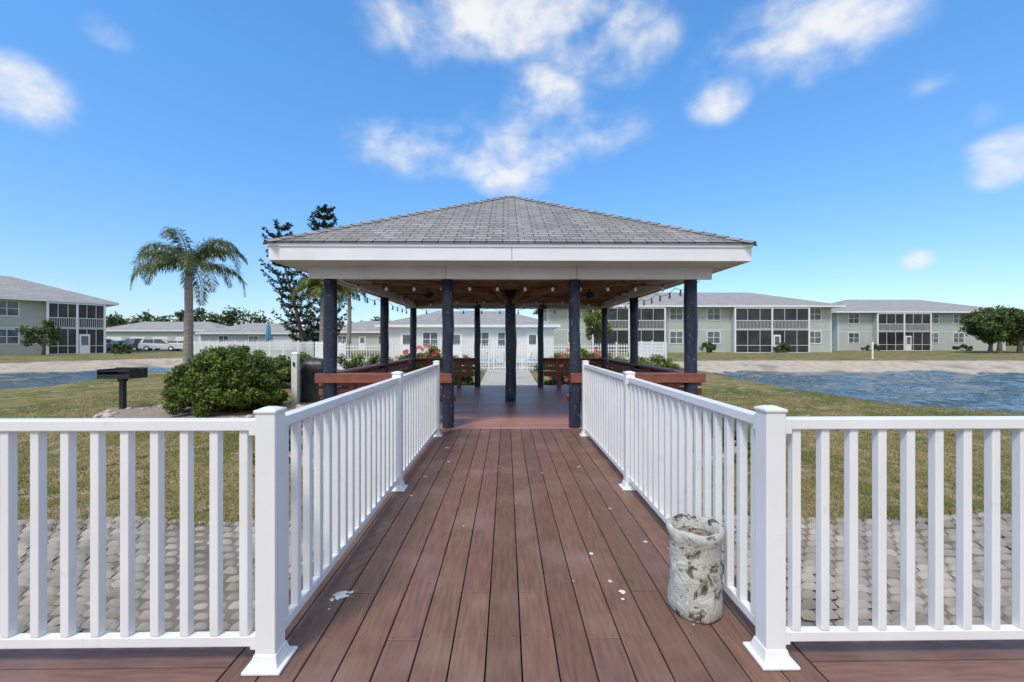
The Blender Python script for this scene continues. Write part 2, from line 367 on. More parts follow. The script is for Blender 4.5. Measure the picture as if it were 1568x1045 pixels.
# ---------------------------------------------------------------- block mat
bw,bd=.128,.086
xs=np.arange(-9,9,bw); ys=np.arange(1.6,4.10,bd)
g5=np.linspace(-1,1,5); gx,gy=np.meshgrid(g5,g5)
prof=(1-.72*np.abs(gx)**4)*(1-np.abs(gy)**3)
blk=[];fc=[];cc_=[];o=0
I=(np.arange(4)[:,None]*5+np.arange(4)[None]).ravel(); f0=np.stack([I,I+1,I+6,I+5],1)
for j,y in enumerate(ys):
    for i,x in enumerate(xs):
        xx=x+(bw/2 if j%2 else 0)+rng.normal()*.006; yy=y+rng.normal()*.003+.03*math.sin(x*1.3)+.014*math.sin(x*3.1)
        zz=-.7+.2*(y-2.8)+.03+.015*math.sin(x*2.1+y)+.008*math.sin(x*4.7+y*3)
        hh=.044*(.85+.3*rng.random()); ww=bw*.50*(.93+.08*rng.random()); dd=bd*.48*(.92+.12*rng.random()); ti=rng.normal()*.004
        blk.append(np.stack([xx+gx*ww*(1-.05*gy**2),yy+gy*dd*(1-.05*gx**2)+gx*ti,zz+prof*hh-.03+gx*ti],-1).reshape(-1,3)); fc.append(f0+o); o+=25
        c=.80+.36*rng.random(); cc_.append(np.full((16,3),c)*np.array([1,1-.03*rng.random(),1-.07*rng.random()]))
V=np.concatenate(blk+[np.array([[-9.1,1.5,-.950],[9.1,1.5,-.950],[9.1,4.12,-.427],[-9.1,4.12,-.427]])]); F=np.concatenate(fc+[np.array([[o,o+1,o+2,o+3]])]); C=np.concatenate(cc_+[np.array([[.55,.50,.43]])])
m_=npmesh('revetment_block_mat',V,F,'mat',C)
m_.data.polygons.foreach_set('use_smooth',[True]*len(m_.data.polygons))

# ---------------------------------------------------------------- grass blades
n=120000
gx_=rng.uniform(-12,14,n); gy_=4.06+9.5*rng.random(n)**1.5
keep=~((np.abs(gx_-.07)<3.75)&(gy_>5.6)&(gy_<13)); keep&=~((np.abs(gx_-.07)<1.1)&(gy_<6.5))
gx_=gx_[keep];gy_=gy_[keep]; gz,gd=height(gx_,gy_); k2=gd>.3; gx_=gx_[k2];gy_=gy_[k2];gz=gz[k2]; n=len(gx_)
an=rng.uniform(0,6.28,n); hgt=.022+.035*rng.random(n)+.03*(gy_<4.25)*rng.random(n); wd=.005
gy_=gy_-.12*(gy_<4.2)*rng.random(n)*(.5+.5*np.sin(gx_*5)*np.sin(gx_*2.1))
lean=rng.normal(size=(n,2))*.022
P=np.stack([gx_,gy_,gz],1)
V=np.stack([P+np.stack([np.cos(an)*wd,np.sin(an)*wd,0*an],1),P-np.stack([np.cos(an)*wd,np.sin(an)*wd,0*an],1),P+np.stack([lean[:,0],lean[:,1],hgt],1)],1).reshape(-1,3)
npmesh('grass',V,np.arange(3*n).reshape(-1,3),'blade',(.6+.8*rng.random(n))[:,None]*np.ones(3))

# ---------------------------------------------------------------- deck
CX=.065
mb=MB()
bwid,gap=.14,.006
x=CX-8*(bwid+gap)
i=0
while x<CX+8*(bwid+gap)-1e-6:
    offs=[1.86,4.0][i%2]+(.0 if (i//3)%2 else .35)
    cuts=sorted([-3.5,offs-3.6,offs,offs+2.45,6.33])
    cuts=[c for c in cuts if -3.5<=c<=6.33]
    for a,b_ in zip(cuts[:-1],cuts[1:]):
        cv=.86+.26*random.random()
        mb.box(x,x+bwid,a+.002,b_-.002,-.025,0,'deck',(cv,cv*random.uniform(.97,1.05),cv*random.uniform(.93,1.06)))
    x+=bwid+gap;i+=1
mb.obj('boardwalk_deck',bevel=.003)
mb=MB()
x=CX-8*(bwid+gap)
while x<CX+8*(bwid+gap)-1e-6:
    for yy in np.arange(-.58,6.2,.41):
        for sx in (.025,.115):
            cx_=x+sx+random.uniform(-.003,.003);cy=yy+random.uniform(-.006,.006); r_=.0035
            mb.face([(cx_+r_*math.cos(q),cy+r_*math.sin(q),.0008) for q in (0,1.05,2.1,3.14,4.19,5.24)],'under')
    x+=bwid+gap
mb.obj('deck_screws')
mb=MB()
for side in (-1,1):
    xa=CX+side*8*(bwid+gap)-(gap if side>0 else 0)
    if side<0: x0,x1=-9,xa-gap
    else: x0,x1=xa+gap+.0,9
    y=1.86-.14
    j=0
    while y>-3.5:
        ed=[x0]+[x0+2.1*(q+1)-.8*(j%2) for q in range(3)]+[x1]
        for a,b_ in zip(ed[:-1],ed[1:]):
            mb.box(a+.002,b_-.002,y,y+.14,-.025,0,'deckx',.82+.3*random.random())
        y-=.146;j+=1
    mb.box(x0,x1,1.862,1.885,-.2,-.002,'deckx',.75)
mb.obj('side_platform_deck',bevel=.003)
mb=MB()
for yy in np.arange(-3.4,6.3,.41):
    mb.box(CX-1.15,CX+1.15,yy,yy+.045,-.2,-.03,'under')
for sx in (-1,1):
    mb.box(CX+sx*1.19-.02,CX+sx*1.19+.02,1.89,6.3,-.24,-.012,'deck',.7)
    for yy in (2.2,4.2,6.0): mb.box(CX+sx*1.05-.07,CX+sx*1.05+.07,yy,yy+.14,-1.3,-.2,'under')
for yy in (-3.3,-1.8,-.3,1.5): mb.box(-8.9,8.9,yy,yy+.05,-.2,-.03,'under')
for xx in (-8,-5,-2.3,2.4,5,8):
    for yy in (-3,1.45): mb.box(xx,xx+.15,yy,yy+.15,-1.9,-.2,'under')
mb.obj('deck_substructure')

# spills
mb=MB()
def splat(x,y,r,k=9,el=1):
    pts=[(x+r*el*(.45+.75*random.random())*math.cos(6.283*t/k),y+r*(.45+.75*random.random())*math.sin(6.283*t/k),.0015) for t in range(k)]
    mb.face(pts,'paint')
splat(-.845,2.19,.040,19,1.1);splat(-.80,2.215,.020,11);splat(-.875,2.16,.018,11)
for (x,y,r) in [(-.86,2.08,.008),(.56,2.3,.012),(.60,2.2,.02),(.585,2.14,.010),(.52,2.6,.016),(.9,2.75,.018),(-.77,4.1,.025),(-.62,4.6,.02),(-.8,3.6,.014),(.8,3.3,.015),(-.3,3.0,.008),(.35,4.2,.01),(-.72,5.2,.03),(.75,4.4,.02)]:
    splat(x,y,r)
for k in range(26): splat(random.uniform(-1,1.1),random.uniform(1.8,6),random.uniform(.003,.008),6)
mb.obj('paint_spill')

# ---------------------------------------------------------------- railings
RT=.985
def rpost(mb,x,y):
    w=.04
    mb.box(x-w,x+w,y-w,y+w,.012,1.012,'vinyl')
    mb.box(x-.045,x+.045,y-.045,y+.045,1.012,1.026,'vinyl'); 
    mb.hexa([(x-.04,y-.04,1.026),(x+.04,y-.04,1.026),(x+.04,y+.04,1.026),(x-.04,y+.04,1.026),(x-.02,y-.02,1.034),(x+.02,y-.02,1.034),(x+.02,y+.02,1.034),(x-.02,y+.02,1.034)],'vinyl')
    mb.box(x-.075,x+.075,y-.075,y+.075,0.001,.014,'vinyl')
    mb.hexa([(x-.056,y-.056,.014),(x+.056,y-.056,.014),(x+.056,y+.056,.014),(x-.056,y+.056,.014),(x-.044,y-.044,.06),(x+.044,y-.044,.06),(x+.044,y+.044,.06),(x-.044,y+.044,.06)],'vinyl')
def rspan(mb,p,q,sp=.116):
    p=Vector(p);q=Vector(q);d=(q-p);ln=d.length;d.normalize()
    a=p+d*.04;b=q-d*.04
    up=Vector((0,0,1))
    mb.beam(a+up*(RT-.022),b+up*(RT-.022),.055,.044,'vinyl')
    mb.beam(a+up*.095,b+up*.095,.036,.042,'vinyl')
    for e,s in ((a,1),(b,-1)):
        mb.beam(e+up*(RT-.03),e+d*s*.03+up*(RT-.03),.066,.064,'vinyl')
        mb.beam(e+up*.093,e+d*s*.03+up*.093,.046,.056,'vinyl')
    n=int(round((ln-.08)/sp)); st=(ln-.08)/n
    for i in range(n):
        c=a+d*(st*(i+.5)); h=.0175
        mb.hexa([c+Vector((sx*h,sy*h,z)) for z in (.116,RT-.044) for sx,sy in ((-1,-1),(1,-1),(1,1),(-1,1))],'vinyl')
YR=1.74
for nm,sx in (('deck_railing',-1),('deck_railing',1)):
    mb=MB(); xr=CX+sx*1.02
    ysq=[YR,3.76,5.85]
    for y in ysq: rpost(mb,xr,y)
    for a,b_ in zip(ysq[:-1],ysq[1:]): rspan(mb,(xr,a,0),(xr,b_,0))
    xsq=[xr+sx*k*2.44 for k in range(4)]
    for x in xsq[1:]: rpost(mb,x,YR)
    for a,b_ in zip(xsq[:-1],xsq[1:]): rspan(mb,(a,YR,0),(b_,YR,0))
    mb.obj(nm,bevel=.004)

# ---------------------------------------------------------------- ash urn
mb=MB(); n=40
prof=[(.112,0),(.122,.012),(.124,.06),(.117,.12),(.120,.18),(.118,.24),(.115,.30),(.119,.35),(.131,.375),(.133,.395),(.125,.408),(.108,.405),(.101,.388),(.098,.355)]
rings=[]
for r,z in prof:
    base=len(mb.v)
    for t_ in range(n):
        a=6.283*t_/n; rr=r*(1+.02*math.sin(3*a+z*14)+.012*math.sin(7*a+z*40)+.016*random.uniform(-1,1))
        mb.v.append((rr*math.cos(a),rr*math.sin(a),z+(.004*math.sin(5*a) if z>.3 else 0)))
    rings.append(base)
for j in range(len(rings)-1):
    for t_ in range(n):
        mb.f.append((rings[j]+t_,rings[j]+(t_+1)%n,rings[j+1]+(t_+1)%n,rings[j+1]+t_)); mb.m.append(mb.mi('urn'));mb.uv.append([(0,0)]*4);mb.c.append(1.0)
mb.face([mb.v[rings[-1]+t_] for t_ in range(n)],'sand')
for k in range(14):
    a=random.random()*6.28; r_=.075*random.random()**.5; b2=random.random()*6.28
    p=Vector((r_*math.cos(a),r_*math.sin(a),.362)); mb.tube([p,p+Vector((.022*math.cos(b2),.022*math.sin(b2),.004))],.004,random.choice(['sand','paint','bark']),6)
o=mb.obj('ash_urn',smooth=True,loc=(.915,2.06,.002))

# ---------------------------------------------------------------- gazebo
G=empty('gazebo')
GX=.075; H0=6.43; HW=2.715; MY=9.28; BY=12.13
mb=MB()
def gpost(x,y,r,z0,z1):
    pts=[];rad=[]
    for k in range(9):
        t_=k/8; pts.append((x+random.uniform(-.008,.008),y+random.uniform(-.006,.006),z0+(z1-z0)*t_)); rad.append(r*(1+random.uniform(-.07,.05)))
    mb.tube(pts,rad,'post',14)
for sx in (-1,1):
    gpost(GX+sx*HW,H0,.098,-.6,2.23); gpost(GX+sx*.955,H0,.086,-.6,2.23)
    gpost(GX+sx*HW,MY,.090,-.6,2.23); gpost(GX+sx*HW,BY,.090,-.6,2.23); gpost(GX+sx*.9,BY,.085,-.6,2.23)
gpost(GX+.02,MY,.12,0,2.6)
mb.obj('timber_poles',G,smooth=True)
mb=MB()
x0,x1,y0,y1=GX-HW-.12,GX+HW+.12,H0-.10,BY+.3
y=y0
while y<y1:
    cuts=[x0,x0+1.9+.9*random.random(),x0+3.9+.6*random.random(),x1]
    for a,b_ in zip(cuts[:-1],cuts[1:]): mb.box(a+.0015,b_-.0015,y,y+.14,-.028,-.002,'gdeck',.85+.3*random.random())
    y+=.145
mb.box(x0,GX-1.2,y0-.03,y0-.003,-.26,-.004,'redwood');mb.box(GX+1.2,x1,y0-.03,y0-.003,-.26,-.004,'redwood');mb.box(x0-.03,x0-.003,y0,y1,-.26,-.004,'redwood');mb.box(x1+.003,x1+.03,y0,y1,-.26,-.004,'redwood');mb.box(x0,x1,y1+.01,y1+.04,-.26,-.004,'redwood')
mb.obj('floor',G,bevel=.003)
mb=MB()
for (a,b_) in ((GX-HW-.28,GX-.975),(GX-.969,GX+.969),(GX+.975,GX+HW+.28)):
    mb.box(a,b_,H0-.10,H0-.05,2.22,2.47,'cream')
mb.box(GX-HW-.1,GX+HW+.1,H0+.05,H0+.10,2.235,2.47,'cream')
mb.box(GX-HW-.1,GX+HW+.1,BY-.10,BY-.05,2.235,2.47,'cream'); mb.box(GX-HW-.25,GX+HW+.25,BY+.05,BY+.10,2.22,2.47,'cream')
for sx in (-1,1):
    for d_ in (-.10,.05):
        xx=GX+sx*HW+d_; mb.box(xx,xx+.05,H0-.045,BY+.045,2.232,2.465,'cream')
E0=5.84;E1=2*9.28-5.84+.0;EW=3.31
zf0,zf1=2.40,2.635
mb.box(GX-EW,GX-.003,E0,E0+.03,zf0,zf1,'fascia');mb.box(GX+.003,GX+EW,E0,E0+.03,zf0,zf1,'fascia');mb.box(GX-EW,GX+EW,E1-.03,E1,zf0,zf1,'fascia')
mb.box(GX-EW-.012,GX+EW+.012,E0-.015,E0-.002,zf1-.05,zf1,'fascia')
for sx in (-1,1):
    xx=GX+sx*EW-(.03 if sx>0 else 0); mb.box(xx,xx+.03,E0+.032,E1-.032,zf0,zf1,'fascia')
zi=2.41
mb.box(GX-EW+.03,GX+EW-.03,E0+.031,H0-.101,zi,zi+.012,'cream')
mb.box(GX-EW+.03,GX+EW-.03,BY+.101,E1-.031,zi,zi+.012,'cream')
mb.box(GX-EW+.031,GX-HW-.101,H0-.099,BY+.1,zi,zi+.012,'cream');mb.box(GX+HW+.101,GX+EW-.031,H0-.099,BY+.1,zi,zi+.012,'cream')
mb.obj('beams_and_fascia',G,bevel=.004)
mb=MB()
y=H0+.1
while y<BY-.1:
    mb.box(GX-HW+.1,GX+HW-.1,y,min(y+.135,BY-.1),2.50,2.515,'ceil',.8+.4*random.random()); y+=.14
for yy in np.arange(H0+.5,BY-.2,.61): mb.box(GX-HW+.1,GX+HW-.1,yy,yy+.045,2.36,2.497,'rafter')
for k in range(8):
    a=k*math.pi/4+math.pi/8; 
    mb.beam((GX+.16*math.cos(a),MY+.16*math.sin(a),2.15),(GX+.95*math.cos(a),MY+.95*math.sin(a),2.40),.05,.10,'rafter')
for sx in (-1,1):
    for sy in (-1,1): mb.beam((GX+sx*.15,MY+sy*.15,2.31),(GX+sx*(HW-.15),MY+sy*(2.7),2.31),.06,.1,'rafter')
mb.obj('ceiling',G)
mb=MB(); ap=Vector((GX,9.28,4.45)); o_=.035; zr=2.645
c=[(GX-EW-o_,E0-o_,zr),(GX+EW+o_,E0-o_,zr),(GX+EW+o_,E1+o_,zr),(GX-EW-o_,E1+o_,zr)]
for i in range(4):
    a=Vector(c[i]);b_=Vector(c[(i+1)%4]); mid=(a+b_)/2; ln=(b_-a).length; sl_=(ap-mid).length
    dn=Vector((0,0,-.012))
    nC=int(sl_/.143)
    for q in range(nC+1):
        t0=q/(nC+1); t1=(q+1)/(nC+1)
        lift0=Vector((0,0,.010)); 
        p0=a.lerp(ap,t0)+lift0; p1=b_.lerp(ap,t0)+lift0; p2=b_.lerp(ap,t1); p3=a.lerp(ap,t1)
        s0=ln*t0/2; s1=ln*t1/2
        mb.face([p0,p1,p2,p3] if t1<.999 else [p0,p1,p2],'shingle',[(s0,sl_*t0),(ln-s0,sl_*t0),(ln-s1,sl_*t1),(s1,sl_*t1)][:4 if t1<.999 else 3])
        mb.face([p0-lift0*1.2,p1-lift0*1.2,p1,p0],'shingle',[(s0,.05),(ln-s0,.05),(ln-s0,.06),(s0,.06)])
    mb.face([a+dn,b_+dn,b_+Vector((0,0,.01)),a+Vector((0,0,.01))],'shingle',[(0,.05),(ln,.05),(ln,.06),(0,.06)])
    d=(ap-a); nseg=28
    prv=Vector(c[(i-1)%4])
    n1_=(b_-a).cross(ap-a).normalized(); n2_=(ap-a).cross(prv-a).normalized()
    w1=n1_.cross(d).normalized(); w2=n2_.cross(d).normalized()
    if w1.dot(b_-a)<0: w1=-w1
    if w2.dot(prv-a)<0: w2=-w2
    if n1_.z<0: n1_=-n1_
    if n2_.z<0: n2_=-n2_
    for q in range(nseg):
        p=a+d*(q/nseg)+Vector((0,0,.026)); r_=a+d*((q+1)/nseg)+Vector((0,0,.016)); cv=random.random()*3
        mb.face([p,p+w1*.14-n1_*.004,r_+w1*.14-n1_*.006,r_],'shingle',[(cv,.03),(cv+.13,.03),(cv+.13,.12),(cv,.12)])
        mb.face([p,r_,r_+w2*.14-n2_*.006,p+w2*.14-n2_*.004],'shingle',[(cv,.03),(cv,.12),(cv+.13,.12),(cv+.13,.03)])
mb.face([c[0],c[3],c[2],c[1]],'ceil')
mb.obj('shingle_roof',G)
mb=MB()
def bench(p,q,inn):
    p=Vector((*p,0));q=Vector((*q,0)); inn=Vector((*inn,0))
    for z in (.53,.67): mb.beam(p+inn*.03+Vector((0,0,z)),q+inn*.03+Vector((0,0,z)),.03,.10,'redwood')
    mb.beam(p-inn*.02+Vector((0,0,.80)),q-inn*.02+Vector((0,0,.80)),.20,.035,'redwood')
    mb.beam(p-inn*.10+Vector((0,0,.745)),q-inn*.10+Vector((0,0,.745)),.035,.13,'redwood')
    for k in range(3): mb.beam(p+inn*(.14+.13*k)+Vector((0,0,.43)),q+inn*(.14+.13*k)+Vector((0,0,.43)),.12,.035,'redwood')
    mb.beam(p+inn*.44+Vector((0,0,.38)),q+inn*.44+Vector((0,0,.38)),.03,.1,'redwood')
    n=max(2,int((q-p).length/1.2)+1)
    for k in range(n):
        c_=p.lerp(q,(k+.5)/n)
        mb.beam(c_+inn*.38+Vector((0,0,0)),c_+inn*.38+Vector((0,0,.41)),.08,.04,'redwood')
        mb.beam(c_+inn*.05+Vector((0,0,0)),c_+inn*.0+Vector((0,0,.78)),.08,.04,'redwood')
bench((GX-HW-.18,H0),(GX-.955+.07,H0),(0,1)); bench((GX+.955-.07,H0),(GX+HW+.18,H0),(0,1))
bench((GX-HW,H0+.2),(GX-HW,BY-.15),(1,0)); bench((GX+HW,H0+.2),(GX+HW,BY-.15),(-1,0))
bench((GX-HW,BY),(GX-.95,BY),(0,-1)); bench((GX+.95,BY),(GX+HW,BY),(0,-1))
mb.obj('built_in_benches',G,bevel=.004)
for fx,fy in ((-.75,10.9),(.95,10.9),(-1.5,8.2),(1.6,8.2)):
    mb=MB(); mb.tube([(0,0,0),(0,0,-.14)],.014,'black',8); mb.tube([(0,0,-.12),(0,0,-.14),(0,0,-.2),(0,0,-.24)],[.03,.1,.1,.05],'black',16)
    a0=random.random()*6
    for k in range(5):
        a=a0+k*1.2566; ca,sa=math.cos(a),math.sin(a)
        pts=[(.1,.03),(.2,.05),(.58,.07),(.62,.05)]
        poly=[(r_*ca-ww*sa,r_*sa+ww*ca,-.18+ww*.15) for r_,ww in pts]+[(r_*ca+ww*sa,r_*sa-ww*ca,-.18-ww*.15) for r_,ww in reversed(pts)]
        mb.face(poly,'black')
    mb.obj('ceiling_fan',None,loc=(fx,fy,2.36))
mb=MB()
def string(p,q,n,sag,nb):
    p=Vector(p);q=Vector(q)
    seg=(q-p)/n
    for s in range(n):
        a=p+seg*s; pts=[]
        for k in range(7):
            t_=k/6; pts.append(a+seg*t_-Vector((0,0,sag*4*t_*(1-t_))))
        mb.tube(pts,.005,'black',5)
        for k in range(nb):
            t_=(k+.5)/nb; c_=a+seg*t_-Vector((0,0,sag*4*t_*(1-t_)))
            mb.tube([c_,c_-Vector((0,0,.045))],.013,'black',6)
            mb.tube([c_-Vector((0,0,.045)),c_-Vector((0,0,.065)),c_-Vector((0,0,.09)),c_-Vector((0,0,.108))],[.012,.026,.024,.006],'bulb',8)
string((GX-HW+.15,H0+.16,2.22),(GX+HW-.15,H0+.16,2.22),6,.06,2)
for sx in (-1,1): string((GX+sx*(HW+.14),H0,2.22),(GX+sx*(HW+.14),BY,2.22),6,.08,2)
string((GX-HW+.15,BY-.16,2.22),(GX+HW-.15,BY-.16,2.22),5,.08,2)
string((GX-HW+.15,MY,2.28),(GX+HW-.15,MY,2.28),3,.12,3)
mb.obj('string_lights')

# ---------------------------------------------------------------- landscape bed
mb=MB(); bedpts=[]
K=72
for k in range(K):
    a=2*math.pi*k/K; ca,sa=math.cos(a),math.sin(a); e=.55
    xx=GX+3.95*math.copysign(abs(ca)**e,ca)+.12*math.sin(3*a); yy=9.35+3.75*math.copysign(abs(sa)**e,sa)+.1*math.cos(5*a)
    bedpts.append((xx,yy))
def hz(x,y): return float(height(np.array([x]),np.array([y]))[0][0])
cen=(GX,9.35)
for k in range(K):
    a=bedpts[k];b_=bedpts[(k+1)%K]
    za=hz(*a);zb=hz(*b_)
    if not(abs((a[0]+b_[0])/2-GX)<1.3 and (a[1]+b_[1])/2<7) :
        mb.beam((a[0],a[1],za+.03),(b_[0],b_[1],zb+.03),.11,.10,'edge')
    mb.face([(cen[0],cen[1],-.3),(a[0],a[1],za+.045),(b_[0],b_[1],zb+.045)],'mulch')
mb.obj('landscape_bed')
mb=MB(); pts=[]
for k in range(30):
    a=6.283*k/30; r1=2.3*(1+.1*math.sin(3*a)); x=-6.9+r1*math.cos(a)*1.05; y=9.9+r1*.55*math.sin(a)
    pts.append((x,y,hz(x,y)+.03))
mb.face(pts,'mulch')
for k in range(60):
    a=random.random()*6.283; r1=2.25*(.85+.15*random.random()); x=-6.9+r1*math.cos(a); y=9.9+r1*.55*math.sin(a); z=hz(x,y); s=.04+.05*random.random()
    mb.tube([(x,y,z),(x+.01,y,z+s*.6),(x,y,z+s)],[s,s*.9,s*.3],'edge',7)
mb.obj('mulch_bed')

# ---------------------------------------------------------------- shrubs
def shrub(name,x,y,rx,ry,h,size,per=260,nc=60,tint=(1,1,1),flowers=0,stems=True,cr=.16,even=False):
    z=hz(x,y); cs=[];rs=[]
    for k in range(nc):
        d=rng.normal(size=3); d/=np.linalg.norm(d); d[2]=abs(d[2])
        if even:
            zz=(k+.5)/nc; ph=k*2.39996; rr=math.sqrt(1-zz*zz); d=np.array([rr*math.cos(ph),rr*math.sin(ph),zz])
            q=.78+.18*rng.random() if k%5 else .45
        else: q=.62+.3*rng.random()
        cs.append((d[0]*rx*q,d[1]*ry*q,.12*h+d[2]*h*.85*q*(.9+.2*rng.random()))); rs.append(h*cr*(.8+.6*rng.random()))
    e=empty(name,(x,y,z))
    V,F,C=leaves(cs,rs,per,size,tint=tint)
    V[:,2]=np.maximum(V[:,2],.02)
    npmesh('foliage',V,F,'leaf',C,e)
    mb=MB()
    if stems:
        for k in range(9):
            c_=cs[k*3%nc]; mb.tube([(0+.05*math.cos(k),.05*math.sin(k),-.05),(c_[0]*.5,c_[1]*.5,c_[2]*.45),(c_[0],c_[1],c_[2])],[.03,.02,.008],'bark',6)
        mb.obj('stems',e)
    if flowers:
        mb=MB()
        for k in range(flowers):
            d=rng.normal(size=3); d/=np.linalg.norm(d); d[2]=abs(d[2]); d[1]=-abs(d[1])
            p=Vector((d[0]*rx*.98,d[1]*ry*.98,.12*h+d[2]*h*.9)); r_=.06
            for q in range(5):
                a=q*1.2566; b2=a+.9
                mb.face([p,p+Vector((r_*math.cos(a),-.02,r_*math.sin(a))),p+Vector((r_*1.3*math.cos((a+b2)/2),-.01,r_*1.3*math.sin((a+b2)/2))),p+Vector((r_*math.cos(b2),-.02,r_*math.sin(b2)))],'flower')
        mb.obj('flowers',e)
    return e
shrub('round_shrub',-6.55,10.1,1.27,1.05,1.52,.036,330,180,(1.55,1.40,1.0),cr=.11,even=True)
shrub('shrub',-7.0,14.5,1.3,.9,1.25,.05,260,50,(1.7,1.5,.9))
shrub('shrub',-8.3,14.8,1.1,.9,1.2,.05,260,40,(1.5,1.35,.9))
shrub('hibiscus_bush',-2.85,15.5,1.5,.7,1.35,.05,220,60,(1.9,1.6,.8),34)
shrub('hibiscus_bush',2.8,15.5,1.3,.7,1.35,.05,220,55,(1.9,1.6,.8),28)
shrub('shrub',4.4,15.0,1.0,.6,1.1,.05,220,40,(2,1.7,.8))
shrub('shrub',5.9,15.5,.9,.5,.75,.045,220,30,(2.1,1.7,.7))
shrub('low_shrub',-1.35,13.4,.45,.35,.55,.04,160,22,(1.8,1.6,.8))
shrub('low_shrub',1.5,13.4,.35,.35,.5,.04,160,22,(1.8,1.6,.8))
for x,y,h in ((-3.4,6.6,.4),(-3.5,7.6,.35),(3.5,6.5,.4),(3.6,7.5,.45),(3.5,8.8,.5),(-3.5,9.0,.5),(3.5,6.0,.25),(-3.3,6.1,.25)):
    shrub('low_shrub',x,y,.28,.26,h,.035,90,16,(1.7,1.5,.8),stems=False)
shrub('foundation_shrub',33,50.5,1.2,.8,1.2,.10,80,20); shrub('foundation_shrub',24.0,50.5,1.0,.8,1.4,.10,80,20)
shrub('foundation_shrub',-41.5,46.5,1.2,.9,1.3,.10,80,20); shrub('foundation_shrub',65,60,1.6,.8,1.0,.10,80,20); shrub('foundation_shrub',52,60,1.6,.8,1.0,.10,80,20)
def hedge(name,x0,x1,y,h):
    cs=[];rs=[]
    for k in range(int((x1-x0)*9)):
        cs.append((rng.uniform(x0,x1),y+rng.uniform(-.35,.35),rng.uniform(.1,h*.85))); rs.append(.24)
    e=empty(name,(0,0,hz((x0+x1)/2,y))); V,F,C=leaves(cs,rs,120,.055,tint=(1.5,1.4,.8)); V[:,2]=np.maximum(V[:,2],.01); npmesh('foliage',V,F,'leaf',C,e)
hedge('hedge',-7.8,-1.3,20.3,.85); hedge('hedge',1.5,7.8,20.3,.85)

# ---------------------------------------------------------------- trees
def shade_tree(name,x,y,h,rx,nc=26,per=260,size=.16,tint=(1,1,1),mat='leaf',zc=.62):
    z=hz(x,y); e=empty(name,(x,y,z)); mb=MB()
    mb.tube([(0,0,-.2),(.1,0,h*.2),(0,.1,h*.42)],[.3*h/6,.22*h/6,.18*h/6],'bark',10)
    cs=[];rs=[]
    for k in range(nc):
        d=rng.normal(size=3); d/=np.linalg.norm(d)
        q=.55+.35*rng.random()
        c_=(d[0]*rx*q,d[1]*rx*q,h*zc+d[2]*h*(1-zc)*q); cs.append(c_); rs.append((rx*.30*(.7+.6*rng.random()),)*2+(h*.13,))
        if k%2==0: mb.tube([(0,.05,h*.38),(c_[0]*.45,c_[1]*.45,(h*.42+c_[2])/2),c_],[.12*h/6,.07*h/6,.02],'bark',6)
    mb.obj('trunk_and_limbs',e)
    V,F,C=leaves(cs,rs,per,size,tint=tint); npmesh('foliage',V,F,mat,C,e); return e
shade_tree('shade_tree',58.6,50,5.4,3.6,nc=34,tint=(.95,.9,.9)); shade_tree('shade_tree',63.5,52,5.8,4.0,nc=34,tint=(.9,.85,.9)); shade_tree('shade_tree',55.2,48,4.6,2.0,tint=(.95,.95,.9))
shade_tree('small_tree',-45.5,42.5,3.4,1.7,nc=20,per=120,size=.12,tint=(1.1,1.0,.8))
shade_tree('small_tree',9.6,44,5.2,1.6,nc=22,per=140,size=.13,tint=(2.0,1.7,.8))
def treeline(name,x0,x1,y,hmin,hmax,step=2.6):
    cs=[];rs=[]
    x=x0
    while x<x1:
        h=hmin+(hmax-hmin)*(.5+.5*math.sin(x*.13)*math.cos(x*.31))*(.7+.5*random.random())
        for q in range(5): cs.append((x+random.uniform(-1.5,1.5),y+random.uniform(-3,3),h*(.2+.17*q))); rs.append(2.3*(.7+.6*random.random()))
        x+=step
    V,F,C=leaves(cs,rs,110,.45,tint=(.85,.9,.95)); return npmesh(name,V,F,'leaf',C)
treeline('distant_tree_line',-135,-62,112,6,10.5); treeline('distant_tree_line',60,190,125,4,8.5); treeline('distant_tree_line',-60,60,130,4,8)

def frond(parts,base,az_,el0,length,droop,nl=48,ll=.62,tint=(1,1,1)):
    pts=[];p=np.array(base,float);e=el0; ns=16; st=length/ns
    for k in range(ns+1):
        pts.append(p.copy()); t_=k/ns
        d=np.array([math.cos(az_)*math.cos(e),math.sin(az_)*math.cos(e),math.sin(e)])
        p=p+d*st; e=max(e-droop/ns*(.35+1.5*t_),-1.5)
    pts=np.array(pts); Vs=[];Cs=[]
    side=np.array([-math.sin(az_),math.cos(az_),0])
    for k in range(ns):
        w0=.035*(1-k/ns)+.006; w1=.035*(1-(k+1)/ns)+.006
        Vs.append([pts[k]-side*w0,pts[k]+side*w0,pts[k+1]+side*w1,pts[k+1]-side*w1]); Cs.append([1.5,1.3,.8])
    for q in range(nl):
        t_=.14+.86*q/nl; f=t_*ns; k=min(int(f),ns-1); b_=pts[k]+(pts[k+1]-pts[k])*(f-k); tg=pts[k+1]-pts[k]; tg=tg/np.linalg.norm(tg)
        l_=ll*(math.sin(math.pi*min(1,.12+.88*t_))**.5)*(.8+.4*rng.random())
        for s in (-1,1):
            for rep in (0,1):
                dd=side*s*(.55+.3*rng.random())+tg*.5+np.array([0,0,-.2-.6*rng.random() + .5*rep])+rng.normal(size=3)*.08
                dd/=np.linalg.norm(dd); mid=b_+dd*l_*.5+np.array([0,0,-.03]); tip=b_+dd*l_+np.array([0,0,-.38*l_])
                wv=tg*.026
                Vs.append([b_-wv*.4,mid-wv,tip,mid+wv]); c_=.6+.75*rng.random(); Cs.append([c_*tint[0],c_*tint[1],c_*tint[2]])
    V=np.array(Vs).reshape(-1,3); parts.append((V,np.arange(len(V)).reshape(-1,4),np.array(Cs)))
